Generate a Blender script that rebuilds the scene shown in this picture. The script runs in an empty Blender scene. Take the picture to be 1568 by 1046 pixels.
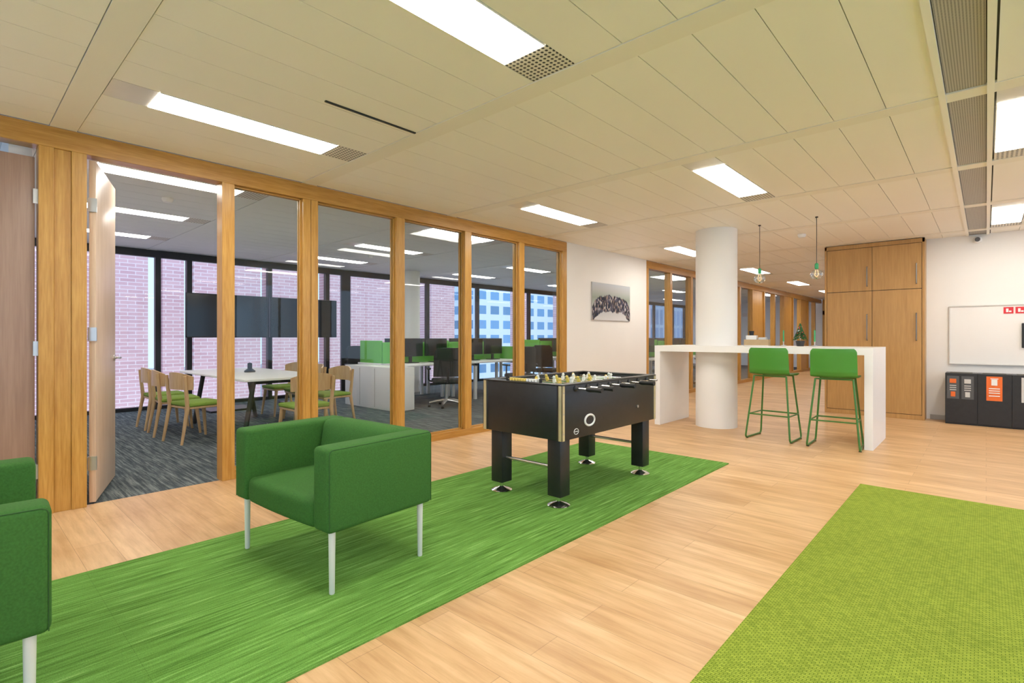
import bpy, math, random
from mathutils import Vector, Matrix
random.seed(7)
D=bpy.data
# ------------------------------------------------------------------ materials
def newmat(name):
    m=D.materials.new(name); m.use_nodes=True
    nt=m.node_tree; b=nt.nodes['Principled BSDF']
    return m,nt,b
def N(nt,t,**kw):
    n=nt.nodes.new(t)
    for k,v in kw.items(): setattr(n,k,v)
    return n
def mapping(nt,scale=(1,1,1),rot=(0,0,0),loc=(0,0,0)):
    tc=N(nt,'ShaderNodeTexCoord'); mp=N(nt,'ShaderNodeMapping')
    nt.links.new(tc.outputs['Object'],mp.inputs[0])
    mp.inputs['Scale'].default_value=scale; mp.inputs['Rotation'].default_value=rot; mp.inputs['Location'].default_value=loc
    return mp.outputs[0]
def ramp(nt,fac,cols):
    r=N(nt,'ShaderNodeValToRGB'); e=r.color_ramp.elements
    while len(e)<len(cols): e.new(0.5)
    for i,(p,c) in enumerate(cols):
        e[i].position=p; e[i].color=(c[0],c[1],c[2],1)
    nt.links.new(fac,r.inputs[0]); return r.outputs[0]
def noise(nt,vec,scale,detail=3,rough=.5):
    n=N(nt,'ShaderNodeTexNoise'); n.inputs['Scale'].default_value=scale; n.inputs['Detail'].default_value=detail; n.inputs['Roughness'].default_value=rough
    nt.links.new(vec,n.inputs['Vector']); return n.outputs[0]
def bump(nt,b,h,strength,dist=.01):
    bp=N(nt,'ShaderNodeBump'); bp.inputs['Strength'].default_value=strength; bp.inputs['Distance'].default_value=dist
    nt.links.new(h,bp.inputs['Height']); nt.links.new(bp.outputs[0],b.inputs['Normal'])
def sc(c,k): return tuple(min(1,x*k) for x in c)
def M(name,col,rough=.5,metal=0,var=.06,nscale=8,bmp=0,stretch=(1,1,1),spec=.5):
    m,nt,b=newmat(name)
    v=mapping(nt,stretch); n=noise(nt,v,nscale)
    nt.links.new(ramp(nt,n,[(.3,sc(col,1-var)),(.7,sc(col,1+var))]),b.inputs['Base Color'])
    b.inputs['Roughness'].default_value=rough; b.inputs['Metallic'].default_value=metal
    b.inputs['Specular IOR Level'].default_value=spec
    if bmp: bump(nt,b,n,bmp,.005)
    return m
def wood(name,c1,c2,stretch,rough=.4,scale=1):
    m,nt,b=newmat(name)
    v=mapping(nt,stretch); n=noise(nt,v,scale,6,.6); n2=noise(nt,v,scale*4,3)
    mx=N(nt,'ShaderNodeMix'); mx.data_type='FLOAT'; mx.inputs[0].default_value=.4
    nt.links.new(n,mx.inputs[2]); nt.links.new(n2,mx.inputs[3])
    nt.links.new(ramp(nt,mx.outputs[0],[(.35,c1),(.65,c2)]),b.inputs['Base Color'])
    b.inputs['Roughness'].default_value=rough
    return m
def emis(name,col,s):
    m=D.materials.new(name); m.use_nodes=True; nt=m.node_tree; nt.nodes.clear()
    e=N(nt,'ShaderNodeEmission'); o=N(nt,'ShaderNodeOutputMaterial')
    e.inputs[0].default_value=(*col,1); e.inputs[1].default_value=s; nt.links.new(e.outputs[0],o.inputs[0]); return m
def glassmat(name,tint=(.95,.97,.96),refl=.05,blend=.2,gain=.26):
    m=D.materials.new(name); m.use_nodes=True; nt=m.node_tree; nt.nodes.clear()
    t=N(nt,'ShaderNodeBsdfTransparent'); t.inputs[0].default_value=(*tint,1)
    g=N(nt,'ShaderNodeBsdfGlossy'); g.inputs['Roughness'].default_value=.01
    lw=N(nt,'ShaderNodeLayerWeight'); lw.inputs[0].default_value=blend
    mx=N(nt,'ShaderNodeMixShader'); o=N(nt,'ShaderNodeOutputMaterial')
    mm=N(nt,'ShaderNodeMath',operation='MULTIPLY_ADD'); mm.inputs[1].default_value=gain; mm.inputs[2].default_value=refl*.4
    nt.links.new(lw.outputs['Fresnel'],mm.inputs[0])
    nt.links.new(mm.outputs[0],mx.inputs[0]); nt.links.new(t.outputs[0],mx.inputs[1]); nt.links.new(g.outputs[0],mx.inputs[2]); nt.links.new(mx.outputs[0],o.inputs[0])
    return m

def floor_mat():
    m,nt,b=newmat('oak_plank_floor')
    v=mapping(nt)
    br=N(nt,'ShaderNodeTexBrick'); br.offset=.37; br.inputs['Scale'].default_value=1
    br.inputs['Brick Width'].default_value=1.3; br.inputs['Row Height'].default_value=.17; br.inputs['Mortar Size'].default_value=.0013
    br.inputs['Mortar Smooth'].default_value=.2; br.inputs['Bias'].default_value=0
    br.inputs['Color1'].default_value=(.81,.545,.295,1); br.inputs['Color2'].default_value=(.67,.42,.205,1); br.inputs['Mortar'].default_value=(.45,.27,.13,1)
    nt.links.new(v,br.inputs['Vector'])
    g=noise(nt,mapping(nt,(2.2,26,1)),1,8,.65)
    g2=noise(nt,mapping(nt,(1.6,6,1)),1.5,3)
    c=ramp(nt,g,[(.3,(.76,.69,.60)),(.6,(1,1,1))]); c2=ramp(nt,g2,[(.3,(.82,.75,.67)),(.7,(1.0,1.0,1.0))])
    m1=N(nt,'ShaderNodeMixRGB',blend_type='MULTIPLY'); m1.inputs[0].default_value=1; nt.links.new(br.outputs[0],m1.inputs[1]); nt.links.new(c,m1.inputs[2])
    m2=N(nt,'ShaderNodeMixRGB',blend_type='MULTIPLY'); m2.inputs[0].default_value=1; nt.links.new(m1.outputs[0],m2.inputs[1]); nt.links.new(c2,m2.inputs[2])
    nt.links.new(m2.outputs[0],b.inputs['Base Color']); b.inputs['Roughness'].default_value=.40; b.inputs['Specular IOR Level'].default_value=.4
    bump(nt,b,g,.06,.003)
    return m
def streak_carpet(name,cols,st,tile=.5,tv=.93):
    m,nt,b=newmat(name)
    n=noise(nt,mapping(nt,st),1,6,.7); n2=noise(nt,mapping(nt,(1,1,1)),260,2)
    c=ramp(nt,n,cols)
    f=ramp(nt,n2,[(.35,(.70,.70,.70)),(.65,(1.12,1.12,1.12))])
    mx=N(nt,'ShaderNodeMixRGB',blend_type='MULTIPLY'); mx.inputs[0].default_value=.85; nt.links.new(c,mx.inputs[1]); nt.links.new(f,mx.inputs[2])
    br=N(nt,'ShaderNodeTexBrick'); br.offset=.5; br.inputs['Scale'].default_value=1; br.inputs['Brick Width'].default_value=tile; br.inputs['Row Height'].default_value=tile
    br.inputs['Mortar Size'].default_value=.001
    br.inputs['Color1'].default_value=(1,1,1,1); br.inputs['Color2'].default_value=(tv,tv,tv,1); br.inputs['Mortar'].default_value=(.72,.72,.72,1)
    nt.links.new(mapping(nt),br.inputs['Vector'])
    m2=N(nt,'ShaderNodeMixRGB',blend_type='MULTIPLY'); m2.inputs[0].default_value=.8; nt.links.new(mx.outputs[0],m2.inputs[1]); nt.links.new(br.outputs[0],m2.inputs[2])
    nt.links.new(m2.outputs[0],b.inputs['Base Color']); b.inputs['Roughness'].default_value=.95; b.inputs['Specular IOR Level'].default_value=.1
    bump(nt,b,n2,.4,.004)
    return m
def weave_carpet():
    m,nt,b=newmat('lime_woven_carpet')
    ch=N(nt,'ShaderNodeTexBrick'); ch.offset=.5; ch.inputs['Scale'].default_value=1; ch.inputs['Brick Width'].default_value=.022; ch.inputs['Row Height'].default_value=.011
    ch.inputs['Mortar Size'].default_value=.0018; ch.inputs['Mortar Smooth'].default_value=.6
    ch.inputs['Color1'].default_value=(.36,.44,.055,1); ch.inputs['Color2'].default_value=(.24,.32,.035,1); ch.inputs['Mortar'].default_value=(.11,.165,.016,1)
    nt.links.new(mapping(nt),ch.inputs['Vector'])
    n=noise(nt,mapping(nt),3,3); f=ramp(nt,n,[(.3,(.9,.9,.9)),(.7,(1,1,1))])
    mx=N(nt,'ShaderNodeMixRGB',blend_type='MULTIPLY'); mx.inputs[0].default_value=1; nt.links.new(ch.outputs[0],mx.inputs[1]); nt.links.new(f,mx.inputs[2])
    nt.links.new(mx.outputs[0],b.inputs['Base Color']); b.inputs['Roughness'].default_value=.95; b.inputs['Specular IOR Level'].default_value=.1
    bump(nt,b,ch.outputs[1],-.5,.003)
    return m
def perf_mat(name,col,dark,pitch,r):
    m,nt,b=newmat(name)
    v=mapping(nt,(1/pitch,1/pitch,0))
    fr=N(nt,'ShaderNodeVectorMath',operation='FRACTION'); nt.links.new(v,fr.inputs[0])
    sb=N(nt,'ShaderNodeVectorMath',operation='SUBTRACT'); nt.links.new(fr.outputs[0],sb.inputs[0]); sb.inputs[1].default_value=(.5,.5,0)
    ln=N(nt,'ShaderNodeVectorMath',operation='LENGTH'); nt.links.new(sb.outputs[0],ln.inputs[0])
    nt.links.new(ramp(nt,ln.outputs['Value'],[(r,dark),(r+.06,col)]),b.inputs['Base Color']); b.inputs['Roughness'].default_value=.5
    return m
def brick_mat():
    m,nt,b=newmat('pink_brick')
    br=N(nt,'ShaderNodeTexBrick'); br.inputs['Scale'].default_value=1; br.inputs['Brick Width'].default_value=.26; br.inputs['Row Height'].default_value=.075; br.inputs['Mortar Size'].default_value=.008
    br.inputs['Color1'].default_value=(.76,.46,.46,1); br.inputs['Color2'].default_value=(.66,.37,.38,1); br.inputs['Mortar'].default_value=(.86,.68,.67,1)
    tc=N(nt,'ShaderNodeTexCoord'); s=N(nt,'ShaderNodeSeparateXYZ'); c=N(nt,'ShaderNodeCombineXYZ')
    nt.links.new(tc.outputs['Object'],s.inputs[0]); nt.links.new(s.outputs[1],c.inputs[0]); nt.links.new(s.outputs[2],c.inputs[1]); nt.links.new(c.outputs[0],br.inputs['Vector'])
    nt.links.new(br.outputs[0],b.inputs['Base Color']); b.inputs['Roughness'].default_value=.9
    return m
def facade_mat(name,glass,wall,bw,bh,mort):
    m,nt,b=newmat(name)
    br=N(nt,'ShaderNodeTexBrick'); br.offset=0; br.inputs['Scale'].default_value=1; br.inputs['Brick Width'].default_value=bw; br.inputs['Row Height'].default_value=bh; br.inputs['Mortar Size'].default_value=mort
    br.inputs['Color1'].default_value=(*glass,1); br.inputs['Color2'].default_value=(*sc(glass,.55),1); br.inputs['Mortar'].default_value=(*wall,1)
    tc=N(nt,'ShaderNodeTexCoord'); s=N(nt,'ShaderNodeSeparateXYZ'); c=N(nt,'ShaderNodeCombineXYZ')
    a=N(nt,'ShaderNodeMath',operation='ADD')
    nt.links.new(tc.outputs['Object'],s.inputs[0]); nt.links.new(s.outputs[0],a.inputs[0]); nt.links.new(s.outputs[1],a.inputs[1]); nt.links.new(a.outputs[0],c.inputs[0]); nt.links.new(s.outputs[2],c.inputs[1]); nt.links.new(c.outputs[0],br.inputs['Vector'])
    nt.links.new(br.outputs[0],b.inputs['Base Color']); b.inputs['Roughness'].default_value=.4
    return m
def crowd_mat():
    m,nt,b=newmat('crowd_photograph_print')
    vo=N(nt,'ShaderNodeTexVoronoi'); vo.inputs['Scale'].default_value=1; nt.links.new(mapping(nt,(1,40,18)),vo.inputs['Vector'])
    tc=N(nt,'ShaderNodeTexCoord'); s=N(nt,'ShaderNodeSeparateXYZ'); nt.links.new(tc.outputs['Object'],s.inputs[0])
    hs=N(nt,'ShaderNodeSeparateColor'); nt.links.new(vo.outputs['Color'],hs.inputs[0])
    ppl=ramp(nt,hs.outputs[0],[(0,(.012,.014,.02)),(.4,(.03,.035,.07)),(.62,(.10,.10,.14)),(.82,(.34,.25,.21)),(1,(.62,.62,.66))])
    mr=N(nt,'ShaderNodeMapRange'); mr.inputs[1].default_value=1.51; mr.inputs[2].default_value=2.14; nt.links.new(s.outputs[2],mr.inputs[0])
    bg=ramp(nt,mr.outputs[0],[(0,(.68,.68,.70)),(.22,(.55,.56,.58)),(.6,(.30,.36,.30)),(.8,(.48,.50,.50)),(1,(.55,.6,.66))])
    # arch-shaped group: higher in the middle of the picture, lower at the sides
    dy=N(nt,'ShaderNodeMath',operation='SUBTRACT'); nt.links.new(s.outputs[1],dy.inputs[0]); dy.inputs[1].default_value=7.795
    d2=N(nt,'ShaderNodeMath',operation='POWER'); ab=N(nt,'ShaderNodeMath',operation='ABSOLUTE'); nt.links.new(dy.outputs[0],ab.inputs[0]); nt.links.new(ab.outputs[0],d2.inputs[0]); d2.inputs[1].default_value=4
    nn=noise(nt,mapping(nt,(1,9,4)),1,4)
    ad=N(nt,'ShaderNodeMath',operation='MULTIPLY_ADD'); ad.inputs[1].default_value=.22; nt.links.new(nn,ad.inputs[0]); nt.links.new(mr.outputs[0],ad.inputs[2])
    a2=N(nt,'ShaderNodeMath',operation='MULTIPLY_ADD'); nt.links.new(d2.outputs[0],a2.inputs[0]); a2.inputs[1].default_value=2.2; nt.links.new(ad.outputs[0],a2.inputs[2])
    msk=ramp(nt,a2.outputs[0],[(.33,(0,0,0)),(.36,(1,1,1)),(.78,(1,1,1)),(.81,(0,0,0))])
    mx=N(nt,'ShaderNodeMixRGB'); nt.links.new(msk,mx.inputs[0]); nt.links.new(bg,mx.inputs[1]); nt.links.new(ppl,mx.inputs[2])
    nt.links.new(mx.outputs[0],b.inputs['Base Color']); b.inputs['Roughness'].default_value=.25
    return m

MF=floor_mat()
M_rug=streak_carpet('green_streaked_carpet',[(.30,(.055,.14,.018)),(.44,(.11,.26,.04)),(.58,(.175,.385,.075)),(.72,(.38,.60,.19))],(62,2.2,1))
M_off=streak_carpet('blue_grey_carpet',[(.32,(.03,.04,.045)),(.48,(.085,.105,.115)),(.68,(.28,.31,.30))],(2.5,46,1))
M_lime=weave_carpet()
M_wall=M('wall_paint_white',(.86,.84,.81),.8,var=.012,nscale=2)
M_ceil=M('ceiling_panel_cream',(.93,.89,.80),.5,var=.012,nscale=1.2)
M_beam=M('ceiling_rail_cream',(.88,.83,.72),.5,var=.012,nscale=1.2)
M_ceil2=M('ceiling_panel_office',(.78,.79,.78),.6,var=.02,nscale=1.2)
M_dark=M('dark_void',(.10,.09,.07),.8)
M_lamp=emis('warm_led_panel',(1,.945,.86),22)
M_lampo=emis('cool_led_panel',(1,.97,.93),12.5)
M_plate=M('fixture_plate_metal',(.76,.72,.64),.3,metal=.2,var=.03)
M_outline=M('panel_edge_grey',(.66,.64,.60),.5,var=.03)
M_grill=perf_mat('perforated_grille',(.76,.71,.62),(.03,.03,.03),.028,.27)
M_vent=perf_mat('perforated_vent_grey',(.46,.43,.38),(.10,.09,.08),.012,.26)
M_oakV=wood('oak_frame_vertical',(.44,.20,.03),(.61,.325,.07),(26,26,1.6),.32)
M_oakH=wood('oak_frame_horizontal',(.40,.18,.028),(.56,.285,.062),(26,1.6,26),.32)
M_cab=wood('oak_cabinet_veneer',(.45,.245,.075),(.55,.315,.105),(14,14,1.0),.4)
M_door=wood('beige_door_veneer',(.64,.46,.32),(.76,.58,.43),(22,22,1.2),.35)
M_doorB=wood('brown_door_veneer',(.29,.175,.13),(.37,.235,.175),(22,22,1.0),.4)
M_glass=glassmat('partition_glass')
M_wglass=glassmat('window_glass',(.92,.95,.98),.04,.12)
M_black=M('black_frame_paint',(.009,.009,.011),.4)
M_blackw=M('black_table_laminate',(.012,.012,.013),.38,var=.2,nscale=20)
M_white=M('white_laminate',(.88,.87,.85),.35,var=.01)
M_fab=M('green_upholstery_fabric',(.038,.130,.022),.85,var=.14,nscale=140,bmp=.12,spec=.25)
M_seam=M('green_seam',(.02,.08,.013),.8,var=.1,nscale=100)
M_leg=M('grey_white_enamel_leg',(.75,.74,.70),.35,var=.02)
M_stool=M('green_plastic',(.06,.26,.03),.4,var=.03)
M_stoolf=M('green_steel_tube',(.05,.18,.03),.35,var=.03)
M_chrome=M('chrome',(.80,.80,.80),.13,metal=1,var=.02)
M_steel=M('brushed_steel',(.6,.6,.6),.3,metal=1,var=.04)
M_dsteel=M('dark_steel',(.25,.24,.22),.35,metal=1,var=.04)
M_field=M('green_playfield',(.05,.28,.06),.4)
M_playY=M('player_yellow',(.75,.55,.12),.4)
M_playW=M('player_white',(.8,.8,.78),.4)
M_goldtrim=M('worn_metal_corner',(.72,.66,.42),.3,metal=.7,var=.1)
M_orange=M('orange_label',(.85,.16,.02),.5)
M_lgrey=M('light_grey_label',(.6,.6,.58),.5)
M_dgrey=M('dark_grey_label',(.08,.085,.09),.5)
M_red=M('red_sign',(.7,.02,.03),.4)
M_beech=wood('beech_chair_wood',(.55,.33,.15),(.68,.46,.24),(20,20,2),.4)
M_seat=M('lime_seat_fabric',(.22,.34,.045),.9,var=.1,nscale=80)
M_screen=M('tv_screen',(.006,.007,.009),.12,var=.02)
M_mesh=M('black_chair_mesh',(.015,.015,.017),.7,var=.1,nscale=40)
M_divg=M('green_desk_divider',(.16,.50,.08),.8,var=.08,nscale=60)
M_brick=brick_mat()
M_bulb=glassmat('bulb_glass',(.95,.95,.92),.3,.5,.6)
M_fil=emis('filament',(1,.6,.25),3)
M_needle=M('fir_needles',(.03,.12,.03),.8,var=.3,nscale=50)
M_pot=M('dark_pot',(.03,.03,.03),.4)
M_card=M('cardboard',(.5,.36,.2),.8)
M_candle=M('green_candle',(.04,.4,.15),.5)
M_pic=crowd_mat()
M_base=M('baseboard_grey',(.45,.43,.40),.5)
M_fac1=facade_mat('city_facade_white',(.16,.34,.55),(.66,.70,.75),2.4,1.9,.42)
M_fac2=facade_mat('city_facade_blue',(.10,.22,.40),(.30,.37,.46),1.6,3.0,.25)
M_ground=M('asphalt_ground',(.25,.25,.25),.9)

# ------------------------------------------------------------------ builder
class B:
    def __init__(s,M=None): s.v=[]; s.f=[]; s.m=[]; s.mats=[]; s.M=M or Matrix()
    def mi(s,mat):
        if mat not in s.mats: s.mats.append(mat)
        return s.mats.index(mat)
    def add(s,vs,fs,mat):
        o=len(s.v); s.v+=[s.M@Vector(v) for v in vs]; i=s.mi(mat)
        for f in fs: s.f.append([o+a for a in f]); s.m.append(i)
        return s
    def box(s,x0,x1,y0,y1,z0,z1,mat):
        vs=[(x,y,z) for x in(x0,x1) for y in(y0,y1) for z in(z0,z1)]
        return s.add(vs,[(0,1,3,2),(4,6,7,5),(0,4,5,1),(2,3,7,6),(0,2,6,4),(1,5,7,3)],mat)
    def rbox(s,x0,x1,y0,y1,z0,z1,r,mat,k=3,m=1,fn=None):
        def ax(a,b):
            return [a+r*(1-math.cos(math.pi/2*i/k))*1.0 for i in range(k)]+[a+r+(b-a-2*r)*i/m for i in range(m+1)]+[b-r*(1-math.cos(math.pi/2*(k-1-i)/k)) for i in range(k)]
        X,Y,Z=ax(x0,x1),ax(y0,y1),ax(z0,z1); nx,ny,nz=len(X)-1,len(Y)-1,len(Z)-1
        idx={}; vs=[]; fs=[]
        def vid(i,j,l):
            if (i,j,l) not in idx:
                p=Vector((X[i],Y[j],Z[l])); c=Vector((min(max(p.x,x0+r),x1-r),min(max(p.y,y0+r),y1-r),min(max(p.z,z0+r),z1-r)))
                d=p-c
                if d.length>1e-9: p=c+d.normalized()*r
                if fn: p=Vector(fn(p))
                idx[(i,j,l)]=len(vs); vs.append(p)
            return idx[(i,j,l)]
        for i in range(nx):
            for j in range(ny):
                fs.append((vid(i,j,nz),vid(i+1,j,nz),vid(i+1,j+1,nz),vid(i,j+1,nz)))
                fs.append((vid(i,j,0),vid(i,j+1,0),vid(i+1,j+1,0),vid(i+1,j,0)))
        for i in range(nx):
            for l in range(nz):
                fs.append((vid(i,0,l),vid(i+1,0,l),vid(i+1,0,l+1),vid(i,0,l+1)))
                fs.append((vid(i,ny,l),vid(i,ny,l+1),vid(i+1,ny,l+1),vid(i+1,ny,l)))
        for j in range(ny):
            for l in range(nz):
                fs.append((vid(0,j,l),vid(0,j,l+1),vid(0,j+1,l+1),vid(0,j+1,l)))
                fs.append((vid(nx,j,l),vid(nx,j+1,l),vid(nx,j+1,l+1),vid(nx,j,l+1)))
        return s.add(vs,fs,mat)
    def tube(s,pts,r,mat,seg=10,rs=None,closed=False):
        pts=[Vector(p) for p in pts]; n=len(pts); vs=[]; fs=[]
        up=None
        for i,p in enumerate(pts):
            if closed: t=(pts[(i+1)%n]-pts[i-1]).normalized()
            else: t=((pts[min(i+1,n-1)]-p).normalized() if i<n-1 else Vector())+((p-pts[i-1]).normalized() if i>0 else Vector()); t.normalize()
            if up is None:
                up=Vector((0,0,1)) if abs(t.z)<.9 else Vector((1,0,0))
            a=(up-t*up.dot(t)).normalized(); up=a; b=t.cross(a)
            rr=rs[i] if rs else r
            for q in range(seg):
                an=2*math.pi*q/seg; vs.append(p+(a*math.cos(an)+b*math.sin(an))*rr)
        L=n if closed else n-1
        for i in range(L):
            for q in range(seg):
                a0=i*seg; b0=((i+1)%n)*seg
                fs.append((a0+q,a0+(q+1)%seg,b0+(q+1)%seg,b0+q))
        if not closed:
            fs.append(tuple(range(seg))[::-1]); fs.append(tuple((n-1)*seg+q for q in range(seg)))
        return s.add(vs,fs,mat)
    def lathe(s,c,prof,mat,seg=32,axis='z'):
        vs=[];fs=[];n=len(prof)
        for (r,z) in prof:
            for q in range(seg):
                a=2*math.pi*q/seg; x,y=r*math.cos(a),r*math.sin(a)
                p=(x,y,z) if axis=='z' else ((z,x,y) if axis=='x' else (y,z,x))
                vs.append((c[0]+p[0],c[1]+p[1],c[2]+p[2]))
        for i in range(n-1):
            for q in range(seg): fs.append((i*seg+q,i*seg+(q+1)%seg,(i+1)*seg+(q+1)%seg,(i+1)*seg+q))
        fs.append(tuple(range(seg))[::-1]); fs.append(tuple((n-1)*seg+q for q in range(seg)))
        return s.add(vs,fs,mat)
    def shell(s,fn,nu,nv,th,mat):
        P=[[Vector(fn(i/nu,j/nv)) for j in range(nv+1)] for i in range(nu+1)]
        vs=[];idx=lambda i,j,k:(i*(nv+1)+j)*2+k
        for i in range(nu+1):
            for j in range(nv+1):
                du=P[min(i+1,nu)][j]-P[max(i-1,0)][j]; dv=P[i][min(j+1,nv)]-P[i][max(j-1,0)]
                nn=du.cross(dv).normalized(); vs.append(P[i][j]+nn*th/2); vs.append(P[i][j]-nn*th/2)
        fs=[]
        for i in range(nu):
            for j in range(nv):
                fs.append((idx(i,j,0),idx(i+1,j,0),idx(i+1,j+1,0),idx(i,j+1,0)))
                fs.append((idx(i,j,1),idx(i,j+1,1),idx(i+1,j+1,1),idx(i+1,j,1)))
        for i in range(nu):
            fs.append((idx(i,0,0),idx(i,0,1),idx(i+1,0,1),idx(i+1,0,0))); fs.append((idx(i,nv,0),idx(i+1,nv,0),idx(i+1,nv,1),idx(i,nv,1)))
        for j in range(nv):
            fs.append((idx(0,j,0),idx(0,j+1,0),idx(0,j+1,1),idx(0,j,1))); fs.append((idx(nu,j,0),idx(nu,j,1),idx(nu,j+1,1),idx(nu,j+1,0)))
        return s.add(vs,fs,mat)
    def obj(s,name,parent=None,bevel=0,smooth=True):
        me=D.meshes.new(name); vs=s.v
        me.from_pydata([tuple(v) for v in vs],[],s.f)
        for mt in s.mats: me.materials.append(mt)
        me.polygons.foreach_set('material_index',s.m)
        if smooth:
            me.polygons.foreach_set('use_smooth',[True]*len(s.f))
        me.update()
        if smooth: me.set_sharp_from_angle(angle=math.radians(38))
        o=D.objects.new(name,me); bpy.context.scene.collection.objects.link(o)
        if parent: o.parent=parent
        if bevel:
            bv=o.modifiers.new('bevel','BEVEL'); bv.width=bevel; bv.segments=2; bv.limit_method='ANGLE'; bv.angle_limit=math.radians(50)
        return o
def empty(name):
    e=D.objects.new(name,None); bpy.context.scene.collection.objects.link(e); return e
def T(x,y,z=0,rot=0): return Matrix.Translation((x,y,z))@Matrix.Rotation(math.radians(rot),4,'Z')
def fillet(pts,rad,n=5):
    pts=[Vector(p) for p in pts]; out=[pts[0]]
    for i in range(1,len(pts)-1):
        a,b,c=pts[i-1],pts[i],pts[i+1]; r=min(rad,(a-b).length*.45,(c-b).length*.45)
        p0=b+(a-b).normalized()*r; p1=b+(c-b).normalized()*r
        for k in range(n+1):
            t=k/n; out.append(p0*(1-t)**2+b*2*t*(1-t)+p1*t*t)
    out.append(pts[-1]); return out

H=2.7; WX=-4.80
# ------------------------------------------------------------------ shell
B().box(WX-.06,4.2,-3.1,24,-.12,0,MF).obj('floor',smooth=False)
B().box(-10.6,WX-.06,-3.1,24,-.12,0,M_off).obj('floor_office_carpet',smooth=False)
B().box(-3.46,-1.84,-2.6,5.13,0,.008,M_rug).obj('green_rug',smooth=False)
B().box(-.773,2.6,-2.6,5.15,0,.008,M_lime).obj('lime_rug',smooth=False)

def ceiling(xcols,light_cells,mp,mb,x0,x1):
    b=B()
    b.box(x0,x1,-3.1,24,H+.02,H+.12,M_dark)
    g=.0022
    for k in range(-2,13):
        yb=.57+1.8*k
        b.box(x0,x1,yb-.075+g,yb+.075-g,H-.004,H+.015,mb)
        r0,r1=yb+.075,yb+1.8-.075
        for ci,(a,c) in enumerate(xcols):
            if (ci,k) in light_cells: continue
            b.box(a+g,c-g,r0+g,r1-g,H,H+.015,mp)
    return b
cols=[]; x=-4.825
while x<-.19: cols.append((x,x+.29)); x+=.29
cols[0]=(-4.80,cols[0][1])
nleft=len(cols)
x=.045
while x<4.1: cols.append((x,x+.29)); x+=.29
lights=set()
LR=3; L2=10; L3=nleft; L4=nleft+7
for k in (-2,0,2,4,6,8,10): lights.add((LR,k))
for k in (-2,0,2): lights.add((L2,k))
for k in (-2,0,2,4): lights.add((L3,k)); lights.add((L4,k))
bc=ceiling(cols,lights,M_ceil,M_beam,-4.8,4.2)
for k in range(-2,13):
    yb=.57+1.8*k; r0,r1=yb+.075,yb+1.8-.075
    bc.box(-.178,.0,r0,r1,H+.004,H+.02,M_vent)
bc.box(-.215,-.182,-3.1,24,H-.014,H+.02,M_ceil)
bc.box(.004,.037,-3.1,24,H-.014,H+.02,M_ceil)
bc.obj('ceiling',smooth=False)
def fixture(a,c,k,lm):
    yb=.57+1.8*k; g=.003
    b=B()
    b.box(a+g,c-g,yb+.078,yb+.31-g,H,H+.018,M_plate)
    b.box(a+g+.006,c-g-.006,yb+.31,yb+1.47,H-.004,H+.018,lm)
    b.box(a+g,a+g+.005,yb+.31,yb+1.47,H-.004,H+.018,M_ceil); b.box(c-g-.005,c-g,yb+.31,yb+1.47,H-.004,H+.018,M_ceil)
    b.box(a+g,c-g,yb+1.47+g,yb+1.722,H,H+.018,M_grill)
    b.obj('ceiling_light_panel',smooth=False)
for (ci,k) in sorted(lights): fixture(*cols[ci],k,M_lamp)
ocol=[]; x=-4.93
while x>-10.3: ocol.append((x-.29,x)); x-=.29
ol=set()
for k in (0,2,4,6,8,10):
    for c in (2,8,14): ol.add((c,k))
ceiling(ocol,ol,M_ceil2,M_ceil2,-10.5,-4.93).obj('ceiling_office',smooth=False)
for (ci,k) in sorted(ol): fixture(*ocol[ci],k,M_lampo)

B().box(-3.042,-3.026,1.6,2.29,H-.008,H,M_black).obj('ceiling_slot_diffuser',smooth=False)
for (px,py) in ((-1.95,8.3),(-6.4,1.6),(-8.2,5.2)):
    B().lathe((px,py,H),[(.055,0),(.055,-.02),(.04,-.045),(.0,-.05)][::-1],M_white,20).obj('smoke_detector')

# walls
B().box(WX-.12,WX,6.52,9.07,0,H,M_wall).obj('wall_left',smooth=False)
B().box(WX-.12,WX,-3.1,-.55,0,H,M_wall).obj('wall_left_near',smooth=False)
B().box(-1.9,4.2,10.0,10.12,0,H,M_wall).obj('wall_back',smooth=False)
B().box(-1.9,-1.78,10.12,23.5,0,H,M_wall).obj('wall_corridor',smooth=False)
B().box(-10.4,-1.9,23.5,23.6,0,H,M_wall).obj('wall_far_end',smooth=False)
B().box(-10.4,-4.93,.3,.42,0,H,M_wall).obj('wall_meeting_room',smooth=False)
# window openings added in the unseen right and rear walls to brighten the ceiling
b=B(); b.box(4.1,4.2,-3.0,10,0,.35,M_wall); b.box(4.1,4.2,-3.0,10,2.58,H,M_wall)
for y in (-3.0,-.45,2.1,4.65,7.2,9.75): b.box(4.1,4.2,y,y+.25,.35,2.58,M_wall)
b.obj('wall_right',smooth=False)
b=B(); b.box(-4.8,4.2,-3.1,-3.0,0,.35,M_wall); b.box(-4.8,4.2,-3.1,-3.0,2.58,H,M_wall)
for x in (-4.8,-2.6,-.4,1.8,3.95): b.box(x,x+.25,-3.1,-3.0,.35,2.58,M_wall)
b.obj('wall_front',smooth=False)
we=empty('added_window_right'); b=B()
for y in (-2.75,-.5,-.2,2.05,2.35,4.6,4.9,7.15,7.45,9.7,.8,3.4,6.0,8.6): b.box(4.12,4.17,y,y+.05,.35,2.58,M_black)
b.obj('frame',we,smooth=False)
we=empty('added_window_rear'); b=B()
for x in (-4.55,-2.65,-2.35,-.45,-.15,1.75,2.05,3.9,-3.5,-1.3,.9,3.0): b.box(x,x+.05,-3.08,-3.03,.35,2.58,M_black)
b.obj('frame',we,smooth=False)
B().box(-.62,4.1,9.985,10,0,.07,M_base).obj('baseboard_back',smooth=False)
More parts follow.
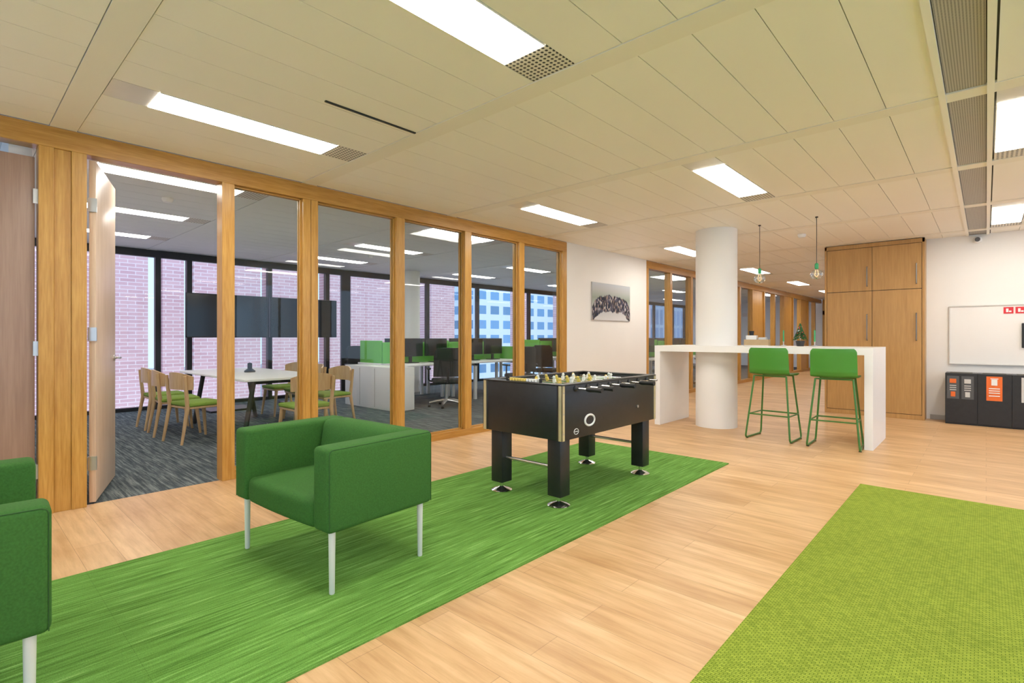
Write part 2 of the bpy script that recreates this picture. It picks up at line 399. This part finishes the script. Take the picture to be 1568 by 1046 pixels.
B().box(WX,WX+.012,6.54,9.05,0,.06,M_base).obj('baseboard_left',smooth=False)

# ------------------------------------------------------------------ glass partitions
def post(b,y0,y1): b.box(WX-.13,WX,y0,y1,.08,H-.15,M_oakV)
gp=empty('glass_partition')
b=B()
b.box(WX-.13,WX,.44,.52,0,H-.15,M_oakV); b.box(WX-.12,WX-.012,.52,.615,0,H-.15,M_oakV); b.box(WX-.13,WX,.615,.70,0,H-.15,M_oakV)
b.box(WX-.13,WX,1.60,1.70,0,H-.15,M_oakV)
for (a,c) in ((2.31,2.385),(2.39,2.46),(3.37,3.48),(4.39,4.50),(5.41,5.52),(6.42,6.52)): post(b,a,c)
b.box(WX-.13,WX,1.70,6.52,0,.08,M_oakH)
b.box(WX-.13,WX,-.55,6.52,H-.15,H-.005,M_oakH)
b.box(WX-.10,WX-.0,-.55,-.47,0,H-.15,M_oakV)
for (a,c) in ((1.70,2.31),(2.46,3.37),(3.48,4.39),(4.50,5.41),(5.52,6.42)):
    for xx in (WX-.058,WX-.092):
        b.box(xx,xx+.016,a,a+.015,.08,H-.15,M_oakV); b.box(xx,xx+.016,c-.015,c,.08,H-.15,M_oakV); b.box(xx,xx+.016,a,c,.08,.095,M_oakH); b.box(xx,xx+.016,a,c,H-.165,H-.15,M_oakH)
b.obj('frame',gp,bevel=.003,smooth=False)
b=B(); b.box(WX-.072,WX-.062,1.70,6.42,.08,H-.15,M_glass); b.obj('glass',gp,smooth=False)
gp=empty('glass_partition')
b=B(); y=9.07
while y<23.2: post(b,y,y+.10); y+=1.02
b.box(WX-.13,WX,9.07,23.4,0,.08,M_oakH); b.box(WX-.13,WX,9.07,23.4,H-.15,H-.005,M_oakH)
for y0 in (15.29,18.35,20.39): b.box(WX-.08,WX-.03,y0,y0+.90,.08,H-.15,M_oakV)
b.obj('frame',gp,bevel=.004,smooth=False)
B().box(WX-.072,WX-.062,9.17,15.2,.08,H-.15,M_glass).obj('glass',gp,smooth=False)
gp=empty('glass_partition')
b=B()
for x in (-4.75,-4.0,-3.2,-2.4): b.box(x,x+.12,23.3,23.42,0,H-.01,M_oakV)
b.box(-4.75,-1.95,23.3,23.42,2.1,2.25,M_oakH); b.obj('frame',gp,smooth=False)

# doors
b=B(T(-4.86,.74,0,162))
b.rbox(0,.84,-.02,.02,.012,2.53,.003,M_door,1)
b.tube(fillet([(.77,.02,1.05),(.77,.07,1.05),(.65,.07,1.05)],.02),.009,M_steel)
b.tube(fillet([(.77,-.02,1.05),(.77,-.07,1.05),(.65,-.07,1.05)],.02),.009,M_steel)
b.lathe((.77,0,1.05),[(.025,-.03),(.025,.03)],M_steel,16,'y')
for z in (.3,1.25,2.2): b.box(-.012,.01,-.026,.026,z-.05,z+.05,M_steel)
b.obj('door_1')
b=B()
b.rbox(WX-.09,WX-.045,-.46,.425,.012,2.47,.003,M_doorB,1)
for z in (.3,1.15,2.2): b.box(WX-.045,WX-.03,.415,.44,z-.05,z+.05,M_steel)
b.tube(fillet([(WX-.045,-.38,1.05),(WX+.01,-.38,1.05),(WX+.01,-.26,1.05)],.02),.009,M_steel)
b.obj('door_2')

# ------------------------------------------------------------------ windows wall
we=empty('window_1')
b=B()
XW=-10.4
for y in (.45,2.46,2.93,4.33,5.54,7.75,8.25,10.0,11.72,12.2,13.9,14.5,16.2,16.8,18.6,20.4,22.2,23.4): b.box(XW-.1,XW,y-.035,y+.045,.06,2.58,M_black)
b.box(XW-.06,XW,5.87,6.08,.06,2.58,M_black)
b.box(XW-.1,XW,.3,23.5,0,.06,M_black); b.box(XW-.1,XW,.3,23.5,2.58,H,M_black)
b.obj('frame',we,smooth=False)
B().box(XW-.06,XW-.05,.3,23.5,.06,2.58,M_wglass).obj('glass',we,smooth=False)
b=B(); kx=12.6/10.4
for (a,c) in ((.1,2.32),(2.53,2.85),(3.0,4.15),(4.37,5.32),(5.60,5.87),(6.1,7.60),(8.36,9.13),(11.85,12.1),(14.0,14.45),(16.3,16.9),(18.8,20)):
    b.box(-13.2,-12.6,a*kx,c*kx,-14,4.5,M_brick)
b.obj('brick_facade_pier',smooth=False)
B().box(-64,-48,46,72,-14,22,M_fac1).obj('city_office_building',smooth=False)
B().box(-72,-40,76,120,-14,14,M_fac2).obj('city_office_building',smooth=False)
B().box(-300,-10.9,-150,300,-14.2,-14,M_ground).obj('street_ground',smooth=False)

# ------------------------------------------------------------------ columns
B().lathe((-2.76,7.22,0),[(.27,0),(.27,H)],M_wall,64).obj('column')
B().lathe((-9.6,7.1,0),[(.22,0),(.22,H)],M_wall,40).obj('column')

# ------------------------------------------------------------------ bar table
def boolean_hole(o,cx,cy,r):
    c=B().lathe((cx,cy,.5),[(r,0),(r,1.2)],M_white,64).obj('cut')
    md=o.modifiers.new('h','BOOLEAN'); md.operation='DIFFERENCE'; md.object=c; md.solver='EXACT'
    dg=bpy.context.evaluated_depsgraph_get(); me=D.meshes.new_from_object(o.evaluated_get(dg)); o.modifiers.clear(); o.data=me
    D.objects.remove(c)
tb=empty('bar_table')
TX0,TX1,TY0,TY1=-3.45,-.90,6.76,7.72
o=B().box(TX0,TX1,TY0,TY1,1.03,1.11,M_white).obj('top',tb,smooth=False); boolean_hole(o,-2.76,7.22,.272)
b=B(); b.box(TX0,TX0+.08,TY0,TY1,0,1.03,M_white); b.box(TX1-.08,TX1,TY0,TY1,0,1.03,M_white); b.obj('legs',tb,bevel=.002,smooth=False)

b=B(T(-2.28,7.4,1.11,8))
b.box(-.15,.15,-.09,.09,0,.008,M_white)
for (a,c,d,e_) in ((-.15,.15,-.09,-.082),(-.15,.15,.082,.09),(-.15,-.142,-.082,.082),(.142,.15,-.082,.082)): b.box(a,c,d,e_,.008,.085,M_card)
b.box(-.13,.0,-.06,.06,.008,.14,M_white); b.rbox(.02,.12,-.05,.05,.008,.115,.01,M_lgrey,2)
b.lathe((-.07,0,.14),[(.028,0),(.034,.06),(.03,.06),(.025,.01)],M_black,20)
b.obj('storage_box')
b=B(T(-1.77,7.45,1.11))
b.lathe((0,0,0),[(.04,0),(.055,.07),(.05,.07),(.045,.06)],M_pot,20)
b.tube([(0,0,.06),(0,0,.27)],.006,M_card,6)
for i in range(420):
    t=random.random()**.8; z=.075+.2*t; R=.085*(1-t)+.008; a=random.random()*6.283
    r0=R*random.uniform(.2,.7); p=Vector((r0*math.cos(a),r0*math.sin(a),z+.02)); q=Vector((R*math.cos(a+.2),R*math.sin(a+.2),z-.008))
    b.tube([p,q],.002,M_needle,4,[.004,.001])
for i in range(26):
    t=random.random(); a=random.random()*6.283; R=.08*(1-t)+.01
    b.lathe((R*math.cos(a),R*math.sin(a),.08+.19*t),[(.001,-.007),(.006,-.003),(.006,.003),(.001,.007)],random.choice([M_goldtrim,M_red,M_chrome]),8)
b.obj('small_christmas_tree')
for (cx,cy) in ((-1.98,7.5),(-1.62,7.52)):
    b=B(T(cx,cy,1.11)); b.lathe((0,0,0),[(.035,0),(.035,.008),(.008,.014),(.008,.05),(.014,.06)],M_steel,16); b.lathe((0,0,.06),[(.009,0),(.009,.14),(.003,.15)],M_candle,12); b.obj('candle_holder')

# bar stools
def stool(cx,cy,rot):
    b=B(T(cx,cy,0,rot))
    prof=[(.215,.755),(.20,.775),(.15,.782),(.05,.778),(-.08,.776),(-.15,.782),(-.185,.80),(-.205,.84),(-.215,.90),(-.225,.98),(-.235,1.05),(-.24,1.10)]
    def fn(u,v):
        t=v*(len(prof)-1); i=min(int(t),len(prof)-2); f=t-i
        y=prof[i][0]*(1-f)+prof[i+1][0]*f; z=prof[i][1]*(1-f)+prof[i+1][1]*f
        s=u*2-1; w=.225-.012*abs(v-.5)
        if v<.12: w-=.03*(1-v/.12)**2
        if v>.92: w-=.025*((v-.92)/.08)**2
        k=max(0,min(1,(v-.4)/.3))
        return (s*w, y+.035*k*s*s, z+.012*(1-k)*s*s)
    b.shell(fn,14,44,.010,M_stool)
    for sx in (-1,1):
        b.tube(fillet([(sx*.17,.13,.765),(sx*.235,.225,.012),(sx*.25,-.235,.012),(sx*.18,-.14,.765)],.05,7),.0105,M_stoolf,10)
        b.tube([(sx*.215,.18,.30),(sx*.222,-.19,.30)],.0085,M_stoolf,8)
        b.lathe((sx*.237,.19,0),[(.014,0),(.014,.008)],M_black,10); b.lathe((sx*.248,-.19,0),[(.014,0),(.014,.008)],M_black,10)
    b.tube([(-.212,.19,.30),(.212,.19,.30)],.0095,M_stoolf,8)
    b.tube([(-.222,-.19,.30),(.222,-.19,.30)],.0085,M_stoolf,8)
    b.tube([(-.17,.13,.762),(.17,.13,.762)],.009,M_stoolf,8); b.tube([(-.18,-.14,.762),(.18,-.14,.762)],.009,M_stoolf,8)
    b.obj('bar_stool')
stool(-1.90,6.80,-3); stool(-1.25,6.78,3)

# pendants
for (px,py) in ((-2.2,7.24),(-1.53,7.2)):
    b=B(T(px,py))
    b.lathe((0,0,H-.012),[(.016,0),(.016,.012)],M_black,20)
    b.tube([(0,0,2.13),(0,0,H-.01)],.0035,M_black,8)
    b.lathe((0,0,2.06),[(.018,0),(.021,.01),(.021,.06),(.008,.075)],M_candle,16)
    b.lathe((0,0,1.93),[(.004,0),(.045,.012),(.068,.045),(.07,.075),(.055,.105),(.028,.125),(.018,.135)],M_bulb,24)
    b.tube([(-.012,0,2.05),(-.02,0,1.99),(0,0,1.96),(.02,0,1.99),(.012,0,2.05)],.0015,M_fil,6)
    b.obj('pendant_lamp')

# ------------------------------------------------------------------ cabinet
CX0,CX1,CY=-1.95,-.665,9.72
b=B(); b.box(CX0,CX1,CY+.03,9.998,0,2.69,M_cab); b.box(CX0+.02,CX1-.02,CY+.022,CY+.03,.05,2.65,M_black)  # black sheet behind the doors stands in for shade in the gaps
b.box(CX0,CX0+.03,CY,CY+.03,0,2.69,M_cab); b.box(CX1-.03,CX1,CY,CY+.03,0,2.69,M_cab); b.box(CX0,CX1,CY,CY+.03,2.63,2.69,M_cab); b.box(CX0,CX1,CY+.005,CY+.03,0,.07,M_cab)
xm=(CX0+CX1)/2
for (a,c) in ((CX0+.036,xm-.003),(xm+.003,CX1-.036)):
    b.box(a,c,CY,CY+.02,.077,1.943,M_cab); b.box(a,c,CY,CY+.02,1.951,2.623,M_cab)
    for (z0,z1) in ((1.18,1.58),(2.02,2.32)):
        hx=c-.06; b.tube(fillet([(hx,CY,z0),(hx,CY-.03,z0),(hx,CY-.03,z1),(hx,CY,z1)],.01,3),.008,M_dsteel,8)
b.obj('wardrobe_cabinet',bevel=.0015,smooth=False)

# recycling bins
for i in range(4):
    x0=-.43+.343*i; b=B(T(x0,0))
    b.rbox(0,.342,9.62,9.97,0.02,.72,.004,M_blackw,1)
    b.box(.0,.342,9.64,9.95,0,.02,M_black)
    b.box(.05,.29,9.68,9.88,.719,.724,M_dark)
    lab=[M_dgrey,M_orange,M_lgrey,M_dgrey][i]; ic=[M_lgrey,M_white,M_dgrey,M_lgrey][i]
    if i==0:
        for a in (.02,.175):
            b.box(a,a+.13,9.615,9.62,.36,.68,M_dgrey)
            b.rbox(a+.03,a+.10,9.611,9.616,.58,.64,.002,[M_orange,M_lgrey][a>.1],1)
            for z in (.54,.51,.48): b.box(a+.03,a+.10,9.612,9.616,z,z+.012,ic)
            b.rbox(a+.04,a+.09,9.611,9.616,.39,.46,.002,[M_orange,M_lgrey][a>.1],1)
    else:
        b.box(.09,.25,9.615,9.62,.36,.69,lab)
        b.box(.14,.20,9.611,9.616,.57,.65,ic); b.box(.13,.21,9.611,9.616,.655,.665,ic)
        for z in (.52,.49,.46,.42): b.box(.115,.225,9.611,9.616,z,z+.012,ic)
    b.obj('recycling_bin',smooth=False)

# wall panel / signs
b=B(); X0,X1,Z0,Z1=-.39,.95,.845,1.67
b.box(X0,X1,9.985,9.999,Z0,Z1,M_wall)
for (a,c,z,w) in ((X0-.014,X1+.014,Z1,Z1+.014),(X0-.014,X1+.014,Z0-.014,Z0)): b.box(a,c,9.972,9.999,z,w,M_outline)
for a in (X0-.014,X1): b.box(a,a+.014,9.972,9.999,Z0,Z1,M_outline)
b.rbox(.36,.40,9.95,9.985,1.08,1.42,.008,M_black,1)
b.obj('hose_reel_cupboard',smooth=False)
for (a,c) in ((.18,.28),(.30,.40),(.42,.52)):
    b=B(); b.box(a,c,9.978,9.984,1.555,1.645,M_red); b.box(a+.025,a+.05,9.975,9.979,1.575,1.625,M_white); b.box(a+.055,a+.08,9.975,9.979,1.575,1.595,M_white); b.obj('fire_safety_sign',smooth=False)
b=B(); b.lathe((-.09,9.999,2.62),[(.05,0),(.05,-.03),(.035,-.05)][::-1],M_white,20,'y'); b.lathe((-.09,9.95,2.62),[(.03,-.03),(.03,0)],M_dgrey,16,'y'); b.obj('security_camera')

b=B(); b.box(WX,WX+.022,7.18,8.41,1.51,2.14,M_steel); b.box(WX+.022,WX+.026,7.185,8.405,1.515,2.135,M_pic); b.obj('framed_crowd_picture',smooth=False)

# ------------------------------------------------------------------ armchair
def armchair(cx,cy,rot):
    e=empty('armchair'); e.matrix_world=T(cx,cy,.008,rot)
    W,DP=.48,.325; z0,z1=.30,.70
    b=B()
    for (a,c,s) in ((-W,-W+.14,-1),(W-.14,W,1)):
        b.rbox(a,c,-DP,DP,z0,z1,.026,M_fab,4,2)
        xo=s*(W+.0005)
        loop=fillet([(xo-s*.006,-DP+.008,z0+.008),(xo-s*.006,-DP+.008,z1-.008),(xo-s*.006,DP-.008,z1-.008),(xo-s*.006,DP-.008,z0+.008)],.024,5)
        b.tube(loop,.0018,M_seam,6)
    b.obj('arms',e)
    b=B(); b.rbox(-W+.138,W-.138,.185,DP,z0,z1,.028,M_fab,4,2)
    def fb(p):
        t=(p.z-.42)/.29; x=p.x/.34; s=max(0,1-x*x)
        return (p.x,p.y+.045*t-(.022*s*max(0,1-(2*t-1)**2) if p.y<.16 else 0),p.z+.016*s*(1 if p.z>.6 else 0))
    b.rbox(-W+.142,W-.142,.10,.215,.42,.705,.04,M_fab,4,8,fb)
    b.obj('back',e)
    def fs(p):
        x=p.x/.34; y=(p.y+.06)/.26; s=max(0,1-x*x)*max(0,1-y*y)
        return (p.x,p.y-(.012*max(0,1-x*x) if p.y<-.25 else 0),p.z+(.022*s if p.z>.4 else 0))
    b=B(); b.rbox(-W+.141,W-.141,-DP+.005,.19,.295,.435,.035,M_fab,4,8,fs); b.obj('seat',e)
    b=B()
    for (lx,ly) in ((-W+.05,-DP+.05),(W-.05,-DP+.05),(-W+.05,DP-.05),(W-.05,DP-.05)):
        b.lathe((lx,ly,0),[(.011,0),(.013,.004),(.0165,.29),(.0165,.305)],M_leg,20)
    b.obj('legs',e)
armchair(-2.745,1.49,4)
armchair(-2.64,-.075,177.5)

# ------------------------------------------------------------------ foosball
fb=empty('foosball_table'); fb.location=(0,0,.008)
FX0,FX1,FY0,FY1=-2.98,-2.20,2.93,4.32; zt=.875; zb=.485
b=B(); t=.045
b.rbox(FX0,FX0+t,FY0,FY1,zb,zt,.004,M_blackw,1); b.rbox(FX1-t,FX1,FY0,FY1,zb,zt,.004,M_blackw,1)
b.rbox(FX0+t,FX1-t,FY0,FY0+t+.03,zb,zt,.004,M_blackw,1); b.rbox(FX0+t,FX1-t,FY1-t-.03,FY1,zb,zt,.004,M_blackw,1)
b.box(FX0+.02,FX1-.02,FY0+.02,FY1-.02,zb+.01,zb+.03,M_blackw)
b.box(FX0+t,FX1-t,FY0+t+.03,FY1-t-.03,.735,.75,M_field)
b.rbox(FX0-.006,FX0+t+.01,FY0-.006,FY1+.006,zt,zt+.010,.004,M_blackw,1); b.rbox(FX1-t-.01,FX1+.006,FY0-.006,FY1+.006,zt,zt+.010,.004,M_blackw,1)
b.rbox(FX0+t+.01,FX1-t-.01,FY0-.006,FY0+t+.04,zt,zt+.010,.004,M_blackw,1); b.rbox(FX0+t+.01,FX1-t-.01,FY1-t-.04,FY1+.006,zt,zt+.010,.004,M_blackw,1)
b.box(FX0+t,FX1-t,3.615,3.635,.7501,.7515,M_white)
ring=[(-2.59+.1*math.cos(a*math.pi/12),3.625+.1*math.sin(a*math.pi/12),.752) for a in range(24)]; b.tube(ring,.004,M_white,6,closed=True)
b.obj('body',fb)
b=B()
for (x,y) in ((FX1,FY0),(FX1,FY1),(FX0,FY0),(FX0,FY1)):
    sx=1 if x==FX1 else -1; sy=1 if y==FY1 else -1
    xa,xb=sorted((x+sx*.004,x-sx*.028)); ya,yb=sorted((y+sy*.004,y-sy*.028))
    b.box(xa,xb,min(y,y+sy*.004),max(y,y+sy*.004),zb,zt,M_goldtrim); b.box(min(x,x+sx*.004),max(x,x+sx*.004),ya,yb,zb,zt,M_goldtrim)
    for q in (.05,.19,.34): b.lathe((x,y-sy*.016,zb+q),[(.005,sx*.0),(.005,sx*.007)] if sx>0 else [(.005,-.007),(.005,0)],M_steel,8,'x')
ov=[(FX1+.004,3.27+.062*math.cos(a*math.pi/16),.60+.040*math.sin(a*math.pi/16)) for a in range(32)]
b.tube(ov,.008,M_playW,8,closed=True)
b.shell(lambda u,v:(FX1+.003,3.27+.055*v*math.cos(u*6.2832),.60+.034*v*math.sin(u*6.2832)),24,2,.002,M_black)
lg=[(FX1+.002,3.10+.028*math.cos(a*math.pi/12),.535+.02*math.sin(a*math.pi/12)) for a in range(24)]; b.tube(lg,.0025,M_playW,6,closed=True); b.tube([(FX1+.002,3.08,.535),(FX1+.002,3.12,.535)],.0025,M_playW,6)
b.lathe((FX1,4.0,.63),[(.012,0),(.012,.006)],M_steel,12,'x')
b.obj('trim',fb)
b=B()
for lx in (-2.86,-2.29):
    for ly in (3.01,4.21):
        b.rbox(lx-.058,lx+.058,ly-.058,ly+.058,.075,.50,.004,M_blackw,1)
        b.lathe((lx,ly,0),[(.080,0),(.083,.006),(.058,.02),(.022,.030),(.016,.035),(.016,.078)],M_chrome,28)
for ly in (3.01,4.21): b.tube([(-2.81,ly,.27),(-2.34,ly,.27)],.013,M_steel,12)
b.obj('legs',fb)
b=B(); men=[1,2,3,5,5,3,2,1]
for i in range(8):
    y=3.09+i*(1.07/7); side=1 if i in (0,1,3,5) else -1; zr=.848
    sh=random.uniform(-.05,.05)
    b.tube([(FX0-.10 if side>0 else FX0-.16,y,zr),(FX1+.16 if side>0 else FX1+.10,y,zr)],.0075,M_chrome,10)
    hx=FX1+.10 if side>0 else FX0-.10
    b.tube([(hx,y,zr),(hx+side*.02,y,zr),(hx+side*.07,y,zr),(hx+side*.13,y,zr)],.015,M_black,12,[.014,.019,.016,.019])
    b.lathe((FX1,y,zr),[(.022,0),(.022,.006),(.014,.012)],M_black,14,'x'); b.lathe((FX0-.012,y,zr),[(.014,0),(.022,.006),(.022,.012)],M_black,14,'x')
    n=men[i]; mt=M_playY if side>0 else M_playW; tilt=random.uniform(-.9,.9)
    for k in range(n):
        mx=-2.59+(k-(n-1)/2)*(.62/(n+0.6) if n>1 else 0)+sh
        keep=b.M; b.M=Matrix.Translation((mx,y,zr))@Matrix.Rotation(tilt,4,'X')
        b.rbox(-.014,.014,-.010,.010,-.055,.03,.005,mt,2); b.rbox(-.010,.010,-.014,.018,-.088,-.05,.004,mt,2)
        b.lathe((0,0,.028),[(.004,0),(.012,.008),(.012,.02),(.004,.028)],mt,12)
        b.M=keep
b.obj('rods_and_players',fb)
b=B()
for k in range(10):
    b.rbox(-2.72+k*.028,-2.70+k*.028,FY0+.02,FY0+.045,zt+.012,zt+.034,.003,M_playY if k<6 else M_playW,1)
b.tube([(-2.75,FY0+.032,zt+.023),(-2.42,FY0+.032,zt+.023)],.003,M_steel,8); b.box(-2.755,-2.745,FY0+.02,FY0+.045,zt+.01,zt+.038,M_black); b.box(-2.425,-2.415,FY0+.02,FY0+.045,zt+.01,zt+.038,M_black)
b.obj('score_counter',fb)

# ------------------------------------------------------------------ meeting room
b=B()
b.rbox(-8.6,-6.2,2.30,3.35,.715,.745,.006,M_white,2)
for x in (-8.3,-6.5):
    for s in (-1,1): b.tube([(x,2.82+s*.42,0),(x,2.82+s*.30,.715)],.03,M_black,8)
    b.box(x-.03,x+.03,2.50,3.14,.66,.715,M_black)
b.obj('meeting_table')
def dchair(cx,cy,rot):
    b=B(T(cx,cy,0,rot))
    b.rbox(-.23,.23,-.23,.20,.42,.465,.02,M_seat,3,2)
    b.rbox(-.22,.22,-.22,.20,.395,.42,.008,M_beech,2)
    for sx in (-1,1):
        b.tube([(sx*.235,-.225,0),(sx*.20,-.18,.40)],.015,M_beech,10,[.014,.024])
        b.tube([(sx*.22,.27,0),(sx*.205,.20,.42),(sx*.215,.235,.78)],.015,M_beech,10,[.014,.024,.018])
    def fn(u,v):
        a=(u-.5)*2.0; return (.27*math.sin(a)/math.sin(1)*.95, .25-.16*(1-math.cos(a))*1.2, .62+.20*v*(1-.25*abs(2*u-1)**2))
    b.shell(fn,16,4,.018,M_beech)
    b.obj('dining_chair')
dchair(-7.0,2.05,180+10); dchair(-7.7,2.02,180-5); dchair(-8.35,2.05,180)
dchair(-6.75,3.62,5); dchair(-7.55,3.65,-6); dchair(-8.3,3.65,0)
dchair(-5.85,2.85,-90)
for y0 in (2.60,3.92):
    b=B(); b.rbox(-9.45,-9.40,y0,y0+1.28,1.22,1.94,.008,M_black,2); b.box(-9.40,-9.396,y0+.012,y0+1.268,1.235,1.928,M_screen)
    b.box(-9.52,-9.45,y0+.58,y0+.70,.03,1.7,M_black); b.box(-9.75,-9.2,y0+.3,y0+.98,0,.03,M_black); b.obj('television')
B(T(-7.5,2.85,.745)).lathe((0,0,0),[(.07,0),(.07,.02),(.03,.05),(.03,.12),(.01,.13)],M_black,20).obj('conference_microphone')

# ------------------------------------------------------------------ open office
def desk(x0,y0):
    b=B(); x1=x0+1.6; y1=y0+1.58; xm=x0+.8
    b.rbox(x0,xm-.02,y0,y1,.71,.74,.004,M_white,1); b.rbox(xm+.02,x1,y0,y1,.71,.74,.004,M_white,1)
    for y in (y0+.05,y1-.1):
        for x in (x0+.03,xm-.09,xm+.05,x1-.09): b.box(x,x+.05,y,y+.05,0,.71,M_white)
        b.box(x0+.03,x1-.04,y,y+.05,.66,.71,M_white)
    b.rbox(xm-.018,xm+.018,y0+.03,y1-.03,.70,1.13,.006,M_divg,2)
    b.rbox(xm+.03,x1-.05,y1-.05,y1-.02,.741,1.02,.006,M_divg,2); b.rbox(x0+.05,xm-.03,y0+.02,y0+.05,.741,1.16,.006,M_divg,2)
    b.obj('office_desk')
    for (mx,s) in ((xm-.22,-1),(xm+.22,1)):
        for my in (y0+.5,y0+1.1):
            m=B(T(mx,my,.742)); m.rbox(-.02,.02,-.27,.27,.12,.46,.006,M_black,1); m.box(*( (.02,.022) if s>0 else (-.022,-.02)),-.26,.26,.13,.45,M_screen)
            m.box(-.03,.0,-.03,.03,.01,.25,M_black); m.rbox(-.1,.1,-.12,.12,0,.012,.004,M_black,1); m.obj('computer_monitor')
for (x,y) in ((-9.0,5.42),(-9.0,7.02),(-9.0,10.0),(-9.0,11.6),(-9.0,14.0),(-7.0,10.3),(-7.0,12.3)): desk(x,y)
b=B(); b.rbox(-8.7,-7.15,4.98,5.38,.0,.72,.004,M_white,1)
for x in (-8.2,-7.73): b.box(x-.003,x+.003,4.974,4.98,.03,.69,M_base)
b.obj('low_cabinet')
def ochair(cx,cy,rot):
    b=B(T(cx,cy,0,rot))
    for i in range(5):
        a=i*2*math.pi/5; ex,ey=.30*math.cos(a),.30*math.sin(a)
        b.tube([(0,0,.12),(ex*.6,ey*.6,.10),(ex,ey,.075)],.02,M_steel,8,[.03,.026,.018]); b.lathe((ex,ey,.03),[(.03,-.022),(.03,.022)],M_black,14,'x')
    b.tube([(0,0,.09),(0,0,.42)],.028,M_steel,12)
    b.rbox(-.25,.25,-.24,.24,.41,.50,.04,M_mesh,3,2)
    def fn(u,v):
        s=2*u-1; w=.24-.02*v-(.05*((v-.85)/.15)**2 if v>.85 else 0)
        return (s*w,.25+.05*v-.05*s*s-.03*math.sin(v*3.14),.54+.50*v)
    b.shell(fn,8,10,.04,M_mesh); b.tube([(0,.1,.44),(0,.29,.46),(0,.28,.7)],.02,M_black,8)
    for sx in (-1,1):
        b.tube(fillet([(sx*.18,0,.44),(sx*.31,0,.46),(sx*.31,0,.67)],.04),.016,M_black,8); b.rbox(sx*.31-.035,sx*.31+.035,-.13,.12,.66,.69,.012,M_black,2)
    b.obj('office_chair')
ochair(-7.05,6.0,235); ochair(-6.9,7.8,250); ochair(-9.45,5.8,90); ochair(-7.6,9.5,200); ochair(-5.3,11.0,250); ochair(-5.3,13.2,260); ochair(-6.6,9.2,150)

# ------------------------------------------------------------------ world + added fill lamp + camera
w=D.worlds.new('World'); bpy.context.scene.world=w; w.use_nodes=True
nt=w.node_tree; bg=nt.nodes['Background']
tc=N(nt,'ShaderNodeTexCoord'); s=N(nt,'ShaderNodeSeparateXYZ'); nt.links.new(tc.outputs['Generated'],s.inputs[0])
nt.links.new(ramp(nt,s.outputs[2],[(0,(.42,.58,.80)),(.25,(.40,.60,.92)),(1,(.5,.68,1.0))]),bg.inputs[0]); bg.inputs[1].default_value=1.9
brick_fill=D.lights.new('brick_fill','SUN'); brick_fill.energy=2.4; brick_fill.angle=.2; brick_fill.color=(1,.95,.9); so=D.objects.new('brick_fill_light',brick_fill); so.location=(0,0,20)  # lamp added to brighten the brick piers; the sky itself looks overcast
so.rotation_euler=Vector((.44,-.10,.9)).to_track_quat('Z','Y').to_euler(); bpy.context.scene.collection.objects.link(so)
cam=D.cameras.new('camera'); co=D.objects.new('camera',cam); bpy.context.scene.collection.objects.link(co)
co.location=(0,0,1.23); co.rotation_euler=(math.radians(90),0,math.radians(42.4)); cam.sensor_width=36; cam.lens=36*795/1568; cam.shift_y=-7/1568; cam.clip_start=.05; cam.clip_end=600
bpy.context.scene.camera=co
sc_=bpy.context.scene
sc_.view_settings.view_transform='Standard'; sc_.view_settings.look='None'; sc_.view_settings.exposure=.30; sc_.view_settings.gamma=1.04
sc_.cycles.max_bounces=10; sc_.cycles.transparent_max_bounces=16
